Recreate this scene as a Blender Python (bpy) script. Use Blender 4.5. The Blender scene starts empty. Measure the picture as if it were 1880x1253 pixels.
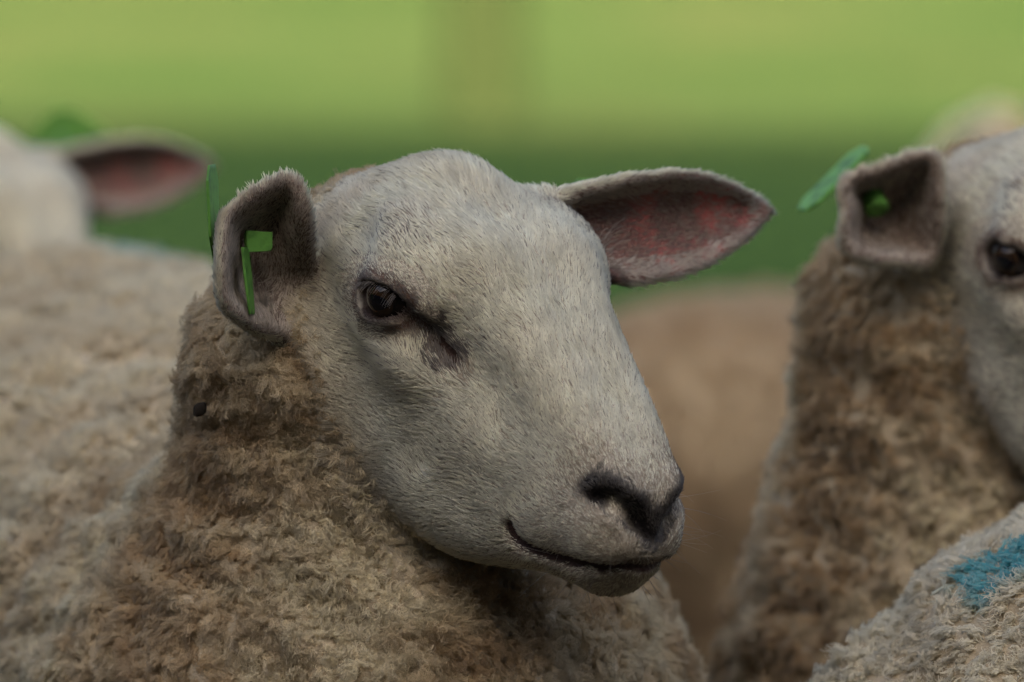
import bpy, math
import numpy as np
from mathutils import Vector, Matrix

QUICK = ''
rng = np.random.default_rng(7)
scene = bpy.context.scene
COL = scene.collection
R = math.radians

# ------------------------------------------------------------------ camera
PITCH = R(5.0)
DIST = 3.5
EYE = np.array([0.0, 0.0, 0.85])              # point midway between the eyes of the sheep in focus
FWD = np.array([0, math.cos(PITCH), -math.sin(PITCH)])
UPV = np.array([0, math.sin(PITCH), math.cos(PITCH)])
RGT = np.array([1.0, 0, 0])
CAM = EYE - DIST * FWD + 0.0147 * RGT - 0.0231 * UPV
cam_data = bpy.data.cameras.new('camera')
cam = bpy.data.objects.new('camera', cam_data)
COL.objects.link(cam)
cam.location = CAM
cam.rotation_euler = (math.pi / 2 - PITCH, 0, 0)
cam_data.sensor_width = 36
cam_data.lens = 227.9
cam_data.clip_start = 0.05
cam_data.clip_end = 2000
cam_data.dof.use_dof = True
cam_data.dof.focus_distance = DIST - 0.045
cam_data.dof.aperture_fstop = 5.2
scene.camera = cam

# ------------------------------------------------------------------ world, sun, exposure
SUN_ELEV, SUN_AZ = R(19), R(0.4)              # the low sun stands behind the camera
world = bpy.data.worlds.new('World')
scene.world = world
world.use_nodes = True
wn = world.node_tree
sky = wn.nodes.new('ShaderNodeTexSky')
sky.sky_type = 'NISHITA'
sky.sun_disc = False
sky.sun_elevation = SUN_ELEV
sky.sun_rotation = math.pi + SUN_AZ
sky.air_density = 0.7
sky.dust_density = 7.0
sky.ozone_density = 0.3
wn.links.new(sky.outputs[0], wn.nodes['Background'].inputs[0])
wn.nodes['Background'].inputs[1].default_value = 0.10
sun_data = bpy.data.lights.new('sun', 'SUN')
sun_data.energy = 3.5
sun_data.angle = R(0.5)
sun_data.color = (1.0, 0.95, 0.88)
sun = bpy.data.objects.new('sun', sun_data)
COL.objects.link(sun)
sun.rotation_euler = (math.pi / 2 - SUN_ELEV, 0, SUN_AZ)
sun.location = (-3, -20, 12)

scene.view_settings.view_transform = 'Standard'
scene.view_settings.look = 'None'
scene.view_settings.exposure = 2.7
scene.view_settings.gamma = 1.0
scene.render.engine = 'CYCLES'
scene.cycles.use_denoising = True
scene.cycles.denoiser = 'OPENIMAGEDENOISE'
scene.cycles.adaptive_threshold = 0.015
scene.cycles.max_bounces = 5
scene.cycles.diffuse_bounces = 3
scene.cycles.glossy_bounces = 2
scene.cycles.transmission_bounces = 4
scene.cycles_curves.shape = 'RIBBONS'

# ------------------------------------------------------------------ helpers
def link(o, parent=None):
    COL.objects.link(o)
    if parent is not None:
        o.parent = parent
    return o

def empty(name, loc, rz=0.0, sc=1.0):
    o = bpy.data.objects.new(name, None)
    o.empty_display_size = 0.1
    o.location = loc
    o.rotation_euler = (0, 0, rz)
    o.scale = (sc, sc, sc)
    return link(o)

def tag(o, label=None, cat=None, group=None, kind=None):
    for k, v in (('label', label), ('category', cat), ('group', group), ('kind', kind)):
        if v:
            o[k] = v
    return o

def mesh_from(name, verts, faces, mat=None, smooth=True):
    me = bpy.data.meshes.new(name)
    verts = np.asarray(verts, dtype=np.float32)
    if isinstance(faces, np.ndarray):
        n, k = faces.shape
        me.vertices.add(len(verts))
        me.vertices.foreach_set('co', verts.ravel())
        me.loops.add(n * k)
        me.loops.foreach_set('vertex_index', faces.astype(np.int32).ravel())
        me.polygons.add(n)
        me.polygons.foreach_set('loop_start', np.arange(0, n * k, k, dtype=np.int32))
        me.update(calc_edges=True)
        me.validate()
    else:
        me.from_pydata([tuple(map(float, v)) for v in verts], [], faces)
        me.update()
    me.polygons.foreach_set('use_smooth', np.full(len(me.polygons), smooth))
    if mat:
        me.materials.append(mat)
    return me

def new_mat(name):
    m = bpy.data.materials.new(name)
    m.use_nodes = True
    nt = m.node_tree
    return m, nt, nt.nodes['Principled BSDF'], nt.nodes['Material Output']

# ---- sculpting field: pixel helpers are only used to read proportions off the photograph
TH, PH = R(48), R(48)
def head_axes(th=TH, ph=PH, roll=0.0):
    Fh = np.array([math.cos(th), -math.sin(th), 0]); L = np.array([math.sin(th), math.cos(th), 0]); Z = np.array([0, 0, 1.0])
    f = math.cos(ph) * Fh - math.sin(ph) * Z
    u = math.sin(ph) * Fh + math.cos(ph) * Z
    if roll:
        c, s = math.cos(roll), math.sin(roll)
        L, u = c * L + s * u, c * u - s * L
    return np.stack([f, L, u])                 # rows: forward, left, up
HA = head_axes()

def H(f, l, u):                                # head coordinates -> sheep space (eye midpoint = EYE)
    return EYE + HA[0] * f + HA[1] * l + HA[2] * u

def px(x, y, dep):                             # photo proportion -> sheep space at a depth behind the eye midpoint
    t = DIST + dep
    k = t / (3400.0 * DIST)
    return CAM + FWD * t + RGT * ((x - 940) * k) + UPV * ((626.5 - y) * k)

# ---- signed fields
def d_round_cone(P, a, b, r1, r2):
    a = np.asarray(a, np.float32); b = np.asarray(b, np.float32)
    ba = b - a
    t = ((P[0] - a[0]) * ba[0] + (P[1] - a[1]) * ba[1] + (P[2] - a[2]) * ba[2]) / float(ba @ ba)
    t = np.clip(t, 0, 1)
    d = np.sqrt((P[0] - a[0] - t * ba[0]) ** 2 + (P[1] - a[1] - t * ba[1]) ** 2 + (P[2] - a[2] - t * ba[2]) ** 2)
    return d - (r1 + (r2 - r1) * t)

def d_ellipsoid(P, c, axes, r):
    q = [(axes[i][0] * (P[0] - c[0]) + axes[i][1] * (P[1] - c[1]) + axes[i][2] * (P[2] - c[2])) for i in range(3)]
    k0 = np.sqrt(sum((q[i] / r[i]) ** 2 for i in range(3)))
    k1 = np.sqrt(sum((q[i] / r[i] ** 2) ** 2 for i in range(3))) + 1e-9
    return k0 * (k0 - 1) / k1

def smin(a, b, k):
    h = np.maximum(k - np.abs(a - b), 0) / k
    return np.minimum(a, b) - h * h * k * 0.25

def smax(a, b, k):
    return -smin(-a, -b, k)

def surface_nets(D, xs, ys, zs):
    nx, ny, nz = D.shape
    S = D < 0
    c = np.zeros((nx - 1, ny - 1, nz - 1), np.uint8)
    for i in (0, 1):
        for j in (0, 1):
            for k in (0, 1):
                c += S[i:nx - 1 + i, j:ny - 1 + j, k:nz - 1 + k]
    act = (c > 0) & (c < 8)
    I, J, K = np.nonzero(act)
    idx = -np.ones(act.shape, np.int32)
    idx[I, J, K] = np.arange(len(I))
    acc = np.zeros((len(I), 3)); cnt = np.zeros(len(I))
    ax = (xs, ys, zs)
    corners = [(i, j, k) for i in (0, 1) for j in (0, 1) for k in (0, 1)]
    for a in range(8):
        for b in range(a + 1, 8):
            ca, cb = corners[a], corners[b]
            if sum(abs(p - q) for p, q in zip(ca, cb)) != 1:
                continue
            da = D[I + ca[0], J + ca[1], K + ca[2]]; db = D[I + cb[0], J + cb[1], K + cb[2]]
            m = (da < 0) != (db < 0)
            t = np.where(m, da / np.where(m, da - db, 1), 0)
            for d, (ii, A) in enumerate(zip((I, J, K), ax)):
                pa = A[ii + ca[d]]; pb = A[ii + cb[d]]
                acc[:, d] += np.where(m, pa + t * (pb - pa), 0)
            cnt += m
    V = acc / cnt[:, None]
    faces = []
    for axis in range(3):
        sl0 = [slice(None)] * 3; sl1 = [slice(None)] * 3
        sl0[axis] = slice(0, -1); sl1[axis] = slice(1, None)
        ch = S[tuple(sl0)] != S[tuple(sl1)]
        i, j, k = np.nonzero(ch)
        o1, o2 = [(1, 2), (2, 0), (0, 1)][axis]
        ijk = np.stack([i, j, k], 1)
        ok = (ijk[:, o1] > 0) & (ijk[:, o2] > 0) & (ijk[:, o1] < D.shape[o1] - 1) & (ijk[:, o2] < D.shape[o2] - 1)
        ijk = ijk[ok]
        flip = S[ijk[:, 0], ijk[:, 1], ijk[:, 2]]
        q = []
        for da, db in ((0, 0), (-1, 0), (-1, -1), (0, -1)):
            t = ijk.copy(); t[:, o1] += da; t[:, o2] += db
            q.append(idx[t[:, 0], t[:, 1], t[:, 2]])
        q = np.stack(q, 1)
        q[~flip] = q[~flip][:, ::-1]
        faces.append(q)
    F = np.concatenate(faces)
    vol = np.einsum('ij,ij->i', V[F[:, 0]], np.cross(V[F[:, 1]], V[F[:, 2]])).sum()
    return V, (F if vol > 0 else F[:, ::-1])

def graded_axis(lo, hi, flo, fhi, fine, coarse):
    a = list(np.arange(flo, fhi, fine))
    s, v = fine, a[-1]
    while v < hi:
        s = min(s * 1.12, coarse); v += s; a.append(v)
    s, v = fine, a[0]
    b = []
    while v > lo:
        s = min(s * 1.12, coarse); v -= s; b.append(v)
    return np.array(b[::-1] + a)

# ---- head loft: stations along the face axis, (half width, height) from crown to throat
STN = [
 (-.115, [(0, -.036), (.016, -.037), (.026, -.042), (.028, -.046), (.024, -.060), (.012, -.070), (0, -.072)]),
 (-.100, [(0, -.010), (.024, -.017), (.041, -.030), (.049, -.045), (.040, -.070), (.020, -.085), (0, -.088)]),
 (-.070, [(0, .022), (.034, .014), (.055, -.005), (.062, -.027), (.053, -.060), (.032, -.085), (0, -.090)]),
 (-.030, [(0, .037), (.046, .034), (.066, .017), (.066, -.020), (.060, -.055), (.042, -.085), (0, -.090)]),
 (.000, [(0, .048), (.046, .045), (.062, .025), (.065, -.015), (.061, -.050), (.045, -.086), (0, -.088)]),
 (.040, [(0, .047), (.036, .043), (.050, .022), (.059, -.015), (.059, -.050), (.045, -.094), (0, -.090)]),
 (.080, [(0, .0455), (.031, .041), (.042, .022), (.050, -.010), (.051, -.045), (.038, -.094), (0, -.088)]),
 (.110, [(0, .044), (.029, .039), (.037, .022), (.042, -.005), (.043, -.040), (.032, -.081), (0, -.078)]),
 (.133, [(0, .0425), (.027, .037), (.034, .020), (.038, -.002), (.037, -.030), (.027, -.059), (0, -.061)]),
 (.151, [(0, .040), (.025, .034), (.033, .017), (.036, .000), (.033, -.020), (.022, -.041), (0, -.043)]),
 (.162, [(0, .036), (.023, .031), (.032, .014), (.034, .000), (.029, -.016), (.019, -.033), (0, -.036)]),
 (.173, [(0, .026), (.018, .022), (.027, .010), (.028, -.002), (.023, -.014), (.014, -.025), (0, -.028)]),
 (.182, [(0, .018), (.011, .016), (.018, .008), (.018, -.001), (.014, -.011), (.009, -.018), (0, -.020)]),
 (.187, [(0, .008), (.003, .007), (.004, .004), (.004, -.001), (.003, -.005), (.002, -.007), (0, -.008)]),
]
NA = 73
def catmull(xk, yk, x):
    xk = np.asarray(xk, float); yk = np.asarray(yk, float)
    m = np.gradient(yk, xk, axis=0)
    i = np.clip(np.searchsorted(xk, x) - 1, 0, len(xk) - 2)
    h = xk[i + 1] - xk[i]; t = (x - xk[i]) / h
    sh = (-1,) + (1,) * (yk.ndim - 1)
    t = t.reshape(sh); h = h.reshape(sh)
    return (yk[i] * (2 * t**3 - 3 * t**2 + 1) + m[i] * h * (t**3 - 2 * t**2 + t) + yk[i + 1] * (-2 * t**3 + 3 * t**2) + m[i + 1] * h * (t**3 - t**2))

ang = np.linspace(0, math.pi, NA)
_rad, _uc, _f = [], [], []
for f, pts in STN:
    p = np.array(pts)
    uc = 0.5 * (p[0, 1] + p[-1, 1])
    a = np.arctan2(p[:, 0], p[:, 1] - uc); r = np.hypot(p[:, 0], p[:, 1] - uc)
    ax_ = np.concatenate([-a[1:3][::-1], a, 2 * math.pi - a[-3:-1][::-1]]); rx_ = np.concatenate([r[1:3][::-1], r, r[-3:-1][::-1]])
    _rad.append(catmull(ax_, rx_, ang)); _uc.append(uc); _f.append(f)
FT = np.linspace(_f[0], _f[-1], 161)
RT = np.maximum(catmull(_f, np.array(_rad), FT), 0.001)
UCT = catmull(_f, np.array(_uc), FT)

def d_head_loft(f, l, u):
    uc = np.interp(f, FT, UCT)
    rho = np.sqrt(l * l + (u - uc) ** 2)
    al = np.arctan2(np.abs(l), u - uc)
    fi = np.clip((f - FT[0]) / (FT[1] - FT[0]), 0, len(FT) - 1.001); ai = np.clip(al / math.pi * (NA - 1), 0, NA - 1.001)
    i = fi.astype(int); j = ai.astype(int); ti = fi - i; tj = ai - j
    r = (RT[i, j] * (1 - ti) + RT[i + 1, j] * ti) * (1 - tj) + (RT[i, j + 1] * (1 - ti) + RT[i + 1, j + 1] * ti) * tj
    d = rho - r
    out = np.maximum(np.maximum(f - FT[-1], FT[0] - f), 0)
    return np.where(out > 0, np.maximum(d, 0) + out, d)

I3 = np.eye(3)
EYEBALL = [(-.005, sg * 0.0625, 0.001) for sg in (-1, 1)]
EYE_R = 0.0150
MOUTH = [(.1290, .0385, -.0300), (.1340, .0385, -.0335), (.146, .0375, -.0320), (.1610, .034, -.0215), (.174, .028, -.0080), (.183, .018, .002), (.188, .008, .0075), (.189, 0, .0085)]
NOSTRIL = [(.1520, .0300, .0250), (.159, .0280, .0300), (.168, .0210, .0315), (.177, .0110, .0285), (.184, .0035, .0230)]
GROOVE = [(.0080, .0670, .0085), (.024, .0605, .0085), (.044, .0520, .0062)]

def bez_pts(pts, n=12):
    p = np.array(pts, float); t = np.linspace(0, len(p) - 1, n)
    return catmull(np.arange(len(p)), p, t)

def d_tube(f, l, u, pts, r):
    """distance to a polyline in mirrored head coordinates, r may taper"""
    d = None
    al = np.abs(l)
    for a, b, r0, r1 in zip(pts[:-1], pts[1:], r[:-1], r[1:]):
        e = d_round_cone((f, al, u), a, b, r0, r1)
        d = e if d is None else np.minimum(d, e)
    return d

def head_bulk(f, l, u):
    d = d_head_loft(f, l, u)
    P = (f, np.abs(l), u)
    # brow and cheekbone round the orbit
    d = smin(d, d_ellipsoid(P, (-.012, .055, .017), I3, (.036, .0200, .0160)), .014)
    d = smin(d, d_ellipsoid(P, (.006, .056, -.019), I3, (.034, .0150, .012)), .016)
    # temple hollow behind the eye
    d = smax(d, -d_ellipsoid(P, (-.050, .086, .012), I3, (.018, .022, .014)), .02)
    # soft hollow along the cheek under the nasal bone
    d = smax(d, -d_ellipsoid(P, (.084, .0625, .014), I3, (.048, .0185, .0135)), .02)
    d = smin(d, d_ellipsoid(P, EYEBALL[1], I3, (EYE_R + .0045,) * 3), .008)
    # upper lip and nose wing bulges
    d = smin(d, d_ellipsoid(P, (.156, .0155, .006), I3, (.022, .0170, .017)), .008)
    d = smin(d, d_ellipsoid(P, (.155, .0175, .029), I3, (.016, .0095, .009)), .008)
    # chin
    d = smin(d, d_ellipsoid((f, l, u), (.163, 0, -.016), I3, (.022, .022, .0155)), .010)
    return d

def snap(pts, sink=0.0, steps=6):
    """slide points onto the bulk surface of the head"""
    p = np.array(pts, float); h = 5e-4
    for _ in range(steps):
        v = head_bulk(p[:, 0], p[:, 1], p[:, 2])
        g = np.stack([(head_bulk(*(p + h * I3[i]).T) - head_bulk(*(p - h * I3[i]).T)) / (2 * h) for i in range(3)], 1)
        g[:, 1] = np.where(np.abs(p[:, 1]) < 1e-6, 0, g[:, 1])
        p -= g * ((v + sink) / np.maximum((g * g).sum(1), .2))[:, None]
    return p
MOUTH_S = snap(bez_pts(MOUTH, 17), .0005)
NOSTRIL_S = snap(bez_pts(NOSTRIL, 9), .0025)
GROOVE_S = snap(bez_pts(GROOVE, 6), .0)

def head_field(f, l, u):
    d = head_bulk(f, l, u)
    P = (f, np.abs(l), u)
    d = smax(d, -d_tube(f, l, u, GROOVE_S, np.interp(np.arange(6), [0, 2, 5], [.0046, .0042, .0018])), .006)
    e = EYEBALL[1]
    d = smax(d, -d_ellipsoid(P, (e[0] + .001, e[1] + .0145, e[2] - .001), np.array([[.77, 0, .64], [0, 1, 0], [-.64, 0, .77]]), (.0195, .016, .0094)), .003)
    d = smax(d, -d_round_cone((f, l, u), (.176, 0, .027), (.192, 0, .012), .0018, .0012), .003)
    d = smax(d, -d_tube(f, l, u, NOSTRIL_S, np.interp(np.arange(9), [0, 2, 4, 6, 8], [.0035, .0066, .0072, .0052, .0024])), .004)
    d = smax(d, -d_tube(f, l, u, MOUTH_S, np.interp(np.arange(17), [0, 2, 16], [.0018, .0030, .0024])), .005)
    return d

# ---- ears: mid-surface points with a local half thickness
def far_ear():
    base = px(905, 425, .055); tip = px(1409, 387, .135)
    ax = tip - base; Ln = np.linalg.norm(ax); ax /= Ln
    up = UPV - ax * (UPV @ ax); up /= np.linalg.norm(up)
    nrm = np.cross(ax, up)
    if nrm @ FWD > 0: nrm = -nrm                       # hollow side looks at the camera and forward
    S, T = np.meshgrid(np.linspace(0, 1, 52), np.linspace(-1, 1, 33), indexing='ij')
    w_up = np.interp(S, [0, .2, .38, .55, .70, .82, .92, .97, 1], [.010, .018, .0235, .0250, .0215, .0155, .0085, .005, .0005])
    w_dn = np.interp(S, [0, .2, .38, .55, .70, .82, .92, .97, 1], [.014, .026, .0315, .0310, .0255, .0175, .0095, .005, .0005])
    off = np.where(T > 0, T * w_up, T * w_dn)
    cup = .020 * np.sin(np.clip(S * 1.05, 0, .999) ** .8 * math.pi) ** .8 * (np.abs(T) ** 2.2) * np.where(T > 0, 1.15, .8) + .009 * np.sin(S * math.pi)
    P = base + S[..., None] * Ln * ax + off[..., None] * up + cup[..., None] * nrm
    rad = np.interp(S, [0, .15, .5, .9, 1], [.010, .0050, .0030, .0025, .0022])
    return P.reshape(-1, 3), rad.ravel(), P

NE_RIM = [(520, 612, .002), (475, 606, -.024), (438, 584, -.042), (412, 556, -.050), (405, 505, -.052), (407, 448, -.050), (412, 405, -.047), (428, 385, -.044),
          (458, 362, -.040), (500, 338, -.034), (530, 333, -.030), (550, 350, -.030), (560, 398, -.026), (566, 460, -.010), (570, 530, .012), (556, 588, .012)]
def near_ear(RIM=NE_RIM, centre=(460, 505, .008), shift=(0, 0, 0)):
    rim = np.array([px(*p) for p in RIM]) - np.array(shift)
    n = 96
    p = np.vstack([rim[-2:], rim, rim[:3]])
    rim = catmull(np.arange(len(p)), p, np.linspace(2, 2 + len(RIM), n, endpoint=False))
    hc = px(*centre) - np.array(shift)
    rr = np.linspace(0, 1, 26)
    prof = np.interp(rr, [0, .25, .5, .7, .85, 1], [0, .10, .36, .72, .95, 1.0])
    fl = np.array([rim - hc]) [0]
    dep = fl @ FWD
    lat = fl - dep[:, None] * FWD
    spread = np.interp(rr, [0, .3, .6, .85, 1], [0, .42, .76, .95, 1.0])
    P = hc + spread[:, None, None] * lat[None] + (prof[:, None] * dep[None])[..., None] * FWD
    rad = np.repeat(np.interp(rr, [0, .6, 1], [.0045, .0042, .0034])[:, None], n, 1)
    return P.reshape(-1, 3), rad.ravel(), P

def d_points(grid, pts, rad):
    """min over surface points of |p - q| - r, chunked"""
    G = np.stack([g.ravel() for g in grid], 1).astype(np.float32)
    out = np.empty(len(G), np.float32)
    q = pts.astype(np.float32); r = rad.astype(np.float32); q2 = (q * q).sum(1)
    for i in range(0, len(G), 20000):
        g = G[i:i + 20000]
        d2 = (g * g).sum(1)[:, None] + q2[None] - 2 * (g @ q.T)
        out[i:i + 20000] = (np.sqrt(np.maximum(d2, 0)) - r[None]).min(1)
    return out.reshape(grid[0].shape)

def narrow(fn, X, Y, Z, step, band):
    c = fn(X[::step, ::step, ::step].ravel(), Y[::step, ::step, ::step].ravel(), Z[::step, ::step, ::step].ravel()).reshape(X[::step, ::step, ::step].shape)
    idx = [np.minimum((np.arange(n) + step // 2) // step, c.shape[i] - 1) for i, n in enumerate(X.shape)]
    D = c[np.ix_(*idx)].astype(np.float32)
    m = np.abs(D) < band
    D[m] = fn(X[m], Y[m], Z[m])
    return D

def build_sheep_mesh(torso, neck, ears, fine, coarse):
    """torso: list of (a, b, r1, r2) round cones, neck likewise, all in sheep space (ground at z=0)"""
    allp = np.array([p for t in torso for p in (t[0], t[1])])
    lo = np.minimum(allp.min(0) - .30, [-.25, -.2, -.03]); hi = np.maximum(allp.max(0) + .30, [.22, .25, .97])
    lo[2] = -.03
    xs = graded_axis(lo[0], hi[0], -.180, .190, fine, coarse)
    ys = graded_axis(lo[1], hi[1], -.150, .170, fine, coarse)
    zs = graded_axis(lo[2], hi[2], .640, .965, fine, coarse)
    X, Y, Z = np.meshgrid(xs.astype(np.float32), ys.astype(np.float32), zs.astype(np.float32), indexing='ij')
    def body_fn(x, y, z):
        D = None
        for a, b, r1, r2, k in torso + neck:
            e = d_round_cone((x, y, z), a, b, r1, r2)
            D = e if D is None else smin(D, e, k)
        return D
    D = narrow(body_fn, X, Y, Z, 4, .09)
    # head in its own box
    ix = np.nonzero((xs > -.20) & (xs < .22))[0]; iy = np.nonzero((ys > -.19) & (ys < .19))[0]; iz = np.nonzero((zs > .62) & (zs < .99))[0]
    sl = np.ix_(ix, iy, iz)
    def head_fn(x, y, z):
        hx, hy, hz = x - EYE[0], y - EYE[1], z - EYE[2]
        f = HA[0, 0] * hx + HA[0, 1] * hy + HA[0, 2] * hz
        l = HA[1, 0] * hx + HA[1, 1] * hy + HA[1, 2] * hz
        u = HA[2, 0] * hx + HA[2, 1] * hy + HA[2, 2] * hz
        d = head_field(f, l, u)
        return smin(d, d_ellipsoid((f, l, u), (-.066, .008, .008), I3, (.020, .026, .017)), .02)   # poll
    hd = narrow(head_fn, X[sl], Y[sl], Z[sl], 3, .026)
    D[sl] = smin(D[sl], hd, .018)
    for ear in ears:
        pts, rad, _ = ear
        rad = np.maximum(rad, .95 * fine)
        a, b = pts.min(0) - .02, pts.max(0) + .02
        ix = np.nonzero((xs > a[0]) & (xs < b[0]))[0]; iy = np.nonzero((ys > a[1]) & (ys < b[1]))[0]; iz = np.nonzero((zs > a[2]) & (zs < b[2]))[0]
        s2 = np.ix_(ix, iy, iz)
        e = narrow(lambda x, y, z: d_points((x, y, z), pts, rad), X[s2], Y[s2], Z[s2], 3, .014)
        D[s2] = smin(D[s2], e, .010)
    # the eyelid opening again, in case the blend closed it, is already part of hd
    V, F = surface_nets(D, xs, ys, zs)
    return V, F

LEG = lambda x, y, zt: [((x, y, zt), (x, y, .30), .075, .036, .05), ((x, y, .30), (x, y + .012, .07), .034, .024, .02), ((x, y + .006, .05), (x, y - .02, .018), .027, .032, .02)]
def torso_pts(ax, ay, bx, by, z0, z1, r0, r1):
    A = np.array([ax, ay, z0]); B = np.array([bx, by, z1])
    d = (B - A); d[2] = 0; d /= np.linalg.norm(d); s = np.array([-d[1], d[0], 0])
    t = [(A, B, r0, r1, .05), (A * .5 + B * .5 - np.array([0, 0, .03]), A * .3 + B * .7 - np.array([0, 0, .03]), r1, r1, .08)]
    for base, w in ((A + d * .02, .085), (B + d * .03, .10)):
        for sg in (-1, 1):
            q = base + s * sg * w
            t += LEG(q[0], q[1], .45)
    t.append((B + d * (r1 - .03) + np.array([0, 0, .08]), B + d * (r1 + .02) + np.array([0, 0, -.12]), .035, .02, .04))
    return t

MAIN_TORSO = torso_pts(-.075, .175, -.275, .86, .565, .590, .200, .217)
MAIN_NECK = [((-.083, .068, .795), (-.068, .110, .62), .072, .139, .06), ((-.042, .060, .81), (-.078, .066, .80), .058, .068, .05)]

FINE = 0.0032 if QUICK else 0.0022
EDEP = .28
OFF_E = px(1830, 460, EDEP) - px(695, 553, 0.0)      # the right-hand sheep stands in nearly the same stance
E_RIM = [(1702, 462, -.012), (1650, 462, -.026), (1596, 456, -.036), (1556, 440, -.044), (1546, 408, -.046), (1553, 368, -.044), (1546, 330, -.044), (1562, 306, -.042),
         (1615, 290, -.038), (1668, 268, -.034), (1704, 262, -.030), (1722, 284, -.028), (1728, 330, -.026), (1726, 380, -.020), (1720, 430, -.012)]
E_RIM = [(a, b, c + EDEP) for a, b, c in E_RIM]
EARS_1 = (far_ear(), near_ear())
EARS_2 = (far_ear(), near_ear(E_RIM, (1622, 380, EDEP + .012), OFF_E))
V1, F1 = build_sheep_mesh(MAIN_TORSO, MAIN_NECK, EARS_1, FINE, .016)
ALT_TORSO = torso_pts(.020, .215, .300, .86, .560, .590, .195, .215)
ALT_NECK = [((-.092, .085, .80), (-.046, .150, .58), .068, .174, .06), ((-.045, .07, .81), (-.070, .08, .80), .054, .066, .05)]
V2, F2 = build_sheep_mesh(ALT_TORSO, ALT_NECK, EARS_2, 0.0042, .020)

# ------------------------------------------------------------------ fields over the sheep
def waves(P, scale, seed, n=7):
    """smooth random field, roughly -1..1"""
    r = np.random.default_rng(seed)
    k = r.normal(size=(n, 3)); k /= np.linalg.norm(k, axis=1)[:, None]
    k *= (2 * math.pi / scale) * r.uniform(.6, 1.5, n)[:, None]
    return np.sin(P @ k.T + r.uniform(0, 6.28, n)).sum(1) / math.sqrt(n / 2) / 1.5

def vnormals(V, F):
    n = np.cross(V[F[:, 2]] - V[F[:, 0]], V[F[:, 3]] - V[F[:, 1]])
    N = np.zeros_like(V)
    for k in range(4):
        for d in range(3):
            N[:, d] += np.bincount(F[:, k], n[:, d], len(V))
    return N / (np.linalg.norm(N, axis=1)[:, None] + 1e-12)

EARS = []
def use_ears(ears):
    EARS.clear()
    for pts, rad, P in ears:
        du = np.gradient(P, axis=0); dv = np.gradient(P, axis=1)
        n = np.cross(du, dv); n /= np.linalg.norm(n, axis=2)[..., None] + 1e-12
        n = np.where((n @ FWD > 0)[..., None], -n, n)
        S, T = np.meshgrid(np.linspace(0, 1, P.shape[0]), np.linspace(-1, 1, P.shape[1]), indexing='ij')
        EARS.append((pts, n.reshape(-1, 3), S.ravel(), T.ravel()))
use_ears(EARS_1)

def nearest(A, B):
    A = A.astype(np.float32); B = B.astype(np.float32)
    i_, d_ = np.empty(len(A), int), np.empty(len(A), np.float32)
    b2 = (B * B).sum(1)
    for k in range(0, len(A), 15000):
        a = A[k:k + 15000]
        d2 = (a * a).sum(1)[:, None] + b2[None] - 2 * a @ B.T
        j = d2.argmin(1); i_[k:k + 15000] = j; d_[k:k + 15000] = np.sqrt(np.maximum(d2[np.arange(len(a)), j], 0))
    return i_, d_

def dist_line(hc, pts):
    p = np.stack([hc[:, 0], np.abs(hc[:, 1]), hc[:, 2]], 1)
    return np.min([d_round_cone(p.T, a, b, 0, 0) for a, b in zip(pts[:-1], pts[1:])], 0)

class Region:
    """what grows where: read once for a set of surface points and normals"""
    def __init__(s, P, N):
        s.P, s.N = P, N
        hc = (P - EYE) @ HA.T
        s.hc = hc
        f, l, u = hc.T
        near = np.linalg.norm(P - EYE, axis=1) < .30
        ub = np.interp(f, [-.10, -.06, -.02, .03, .083, .11, .14], [-.020, -.047, -.064, -.083, -.099, -.11, -.25])
        g1 = u - ub
        g2 = f + .106
        g3 = .06 - 3.5 * head_bulk(f, l, u)
        fb = np.minimum(np.minimum(g1, g2), g3) + .004 * waves(P, .03, 3) + .002 * waves(P, .008, 4)
        s.fb = np.where(near, fb, -.3)                    # >0 short face hair, <0 wool
        s.ear = np.zeros(len(P), int); s.es = np.zeros(len(P)); s.et = np.zeros(len(P)); s.inner = np.zeros(len(P))
        for k, (pts, n, S, T) in enumerate(EARS):
            c = np.nonzero(np.all((P > pts.min(0) - .012) & (P < pts.max(0) + .012), 1))[0]
            if not len(c): continue
            i, d = nearest(P[c], pts)
            ok = (d < .0075) & ((S[i] > .16) if k == 0 else (S[i] > .05))
            ci = c[ok]; i = i[ok]
            s.ear[ci] = k + 1; s.es[ci] = S[i]; s.et[ci] = T[i]; s.inner[ci] = (N[ci] * n[i]).sum(1)
        s.fb[s.ear > 0] = .05
        e = np.stack([f, np.abs(l), u], 1)
        q = e - np.array([EYEBALL[1][0] + .001, EYEBALL[1][1] + .012, EYEBALL[1][2] - .001])
        s.d_eye = np.sqrt(((.77 * q[:, 0] + .64 * q[:, 2]) / 1.38) ** 2 + (.6 * q[:, 1]) ** 2 + ((-.64 * q[:, 0] + .77 * q[:, 2]) / .86) ** 2)
        s.d_groove = dist_line(hc, GROOVE_S)
        s.d_hole = dist_line(hc, NOSTRIL_S)
        s.d_nose = np.minimum(dist_line(hc - np.array([-.0045, 0, .0045]), NOSTRIL_S), np.linalg.norm(e - np.array([.170, 0, .031]), axis=1) + .004)
        s.d_nose = np.minimum(s.d_nose, s.d_hole + .003)
        s.d_mouth = dist_line(hc, MOUTH_S)

def mixc(a, b, t):
    return a * (1 - t[:, None]) + np.asarray(b)[None] * t[:, None]

def sstep(x, a, b):
    t = np.clip((x - a) / (b - a), 0, 1)
    return t * t * (3 - 2 * t)

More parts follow.
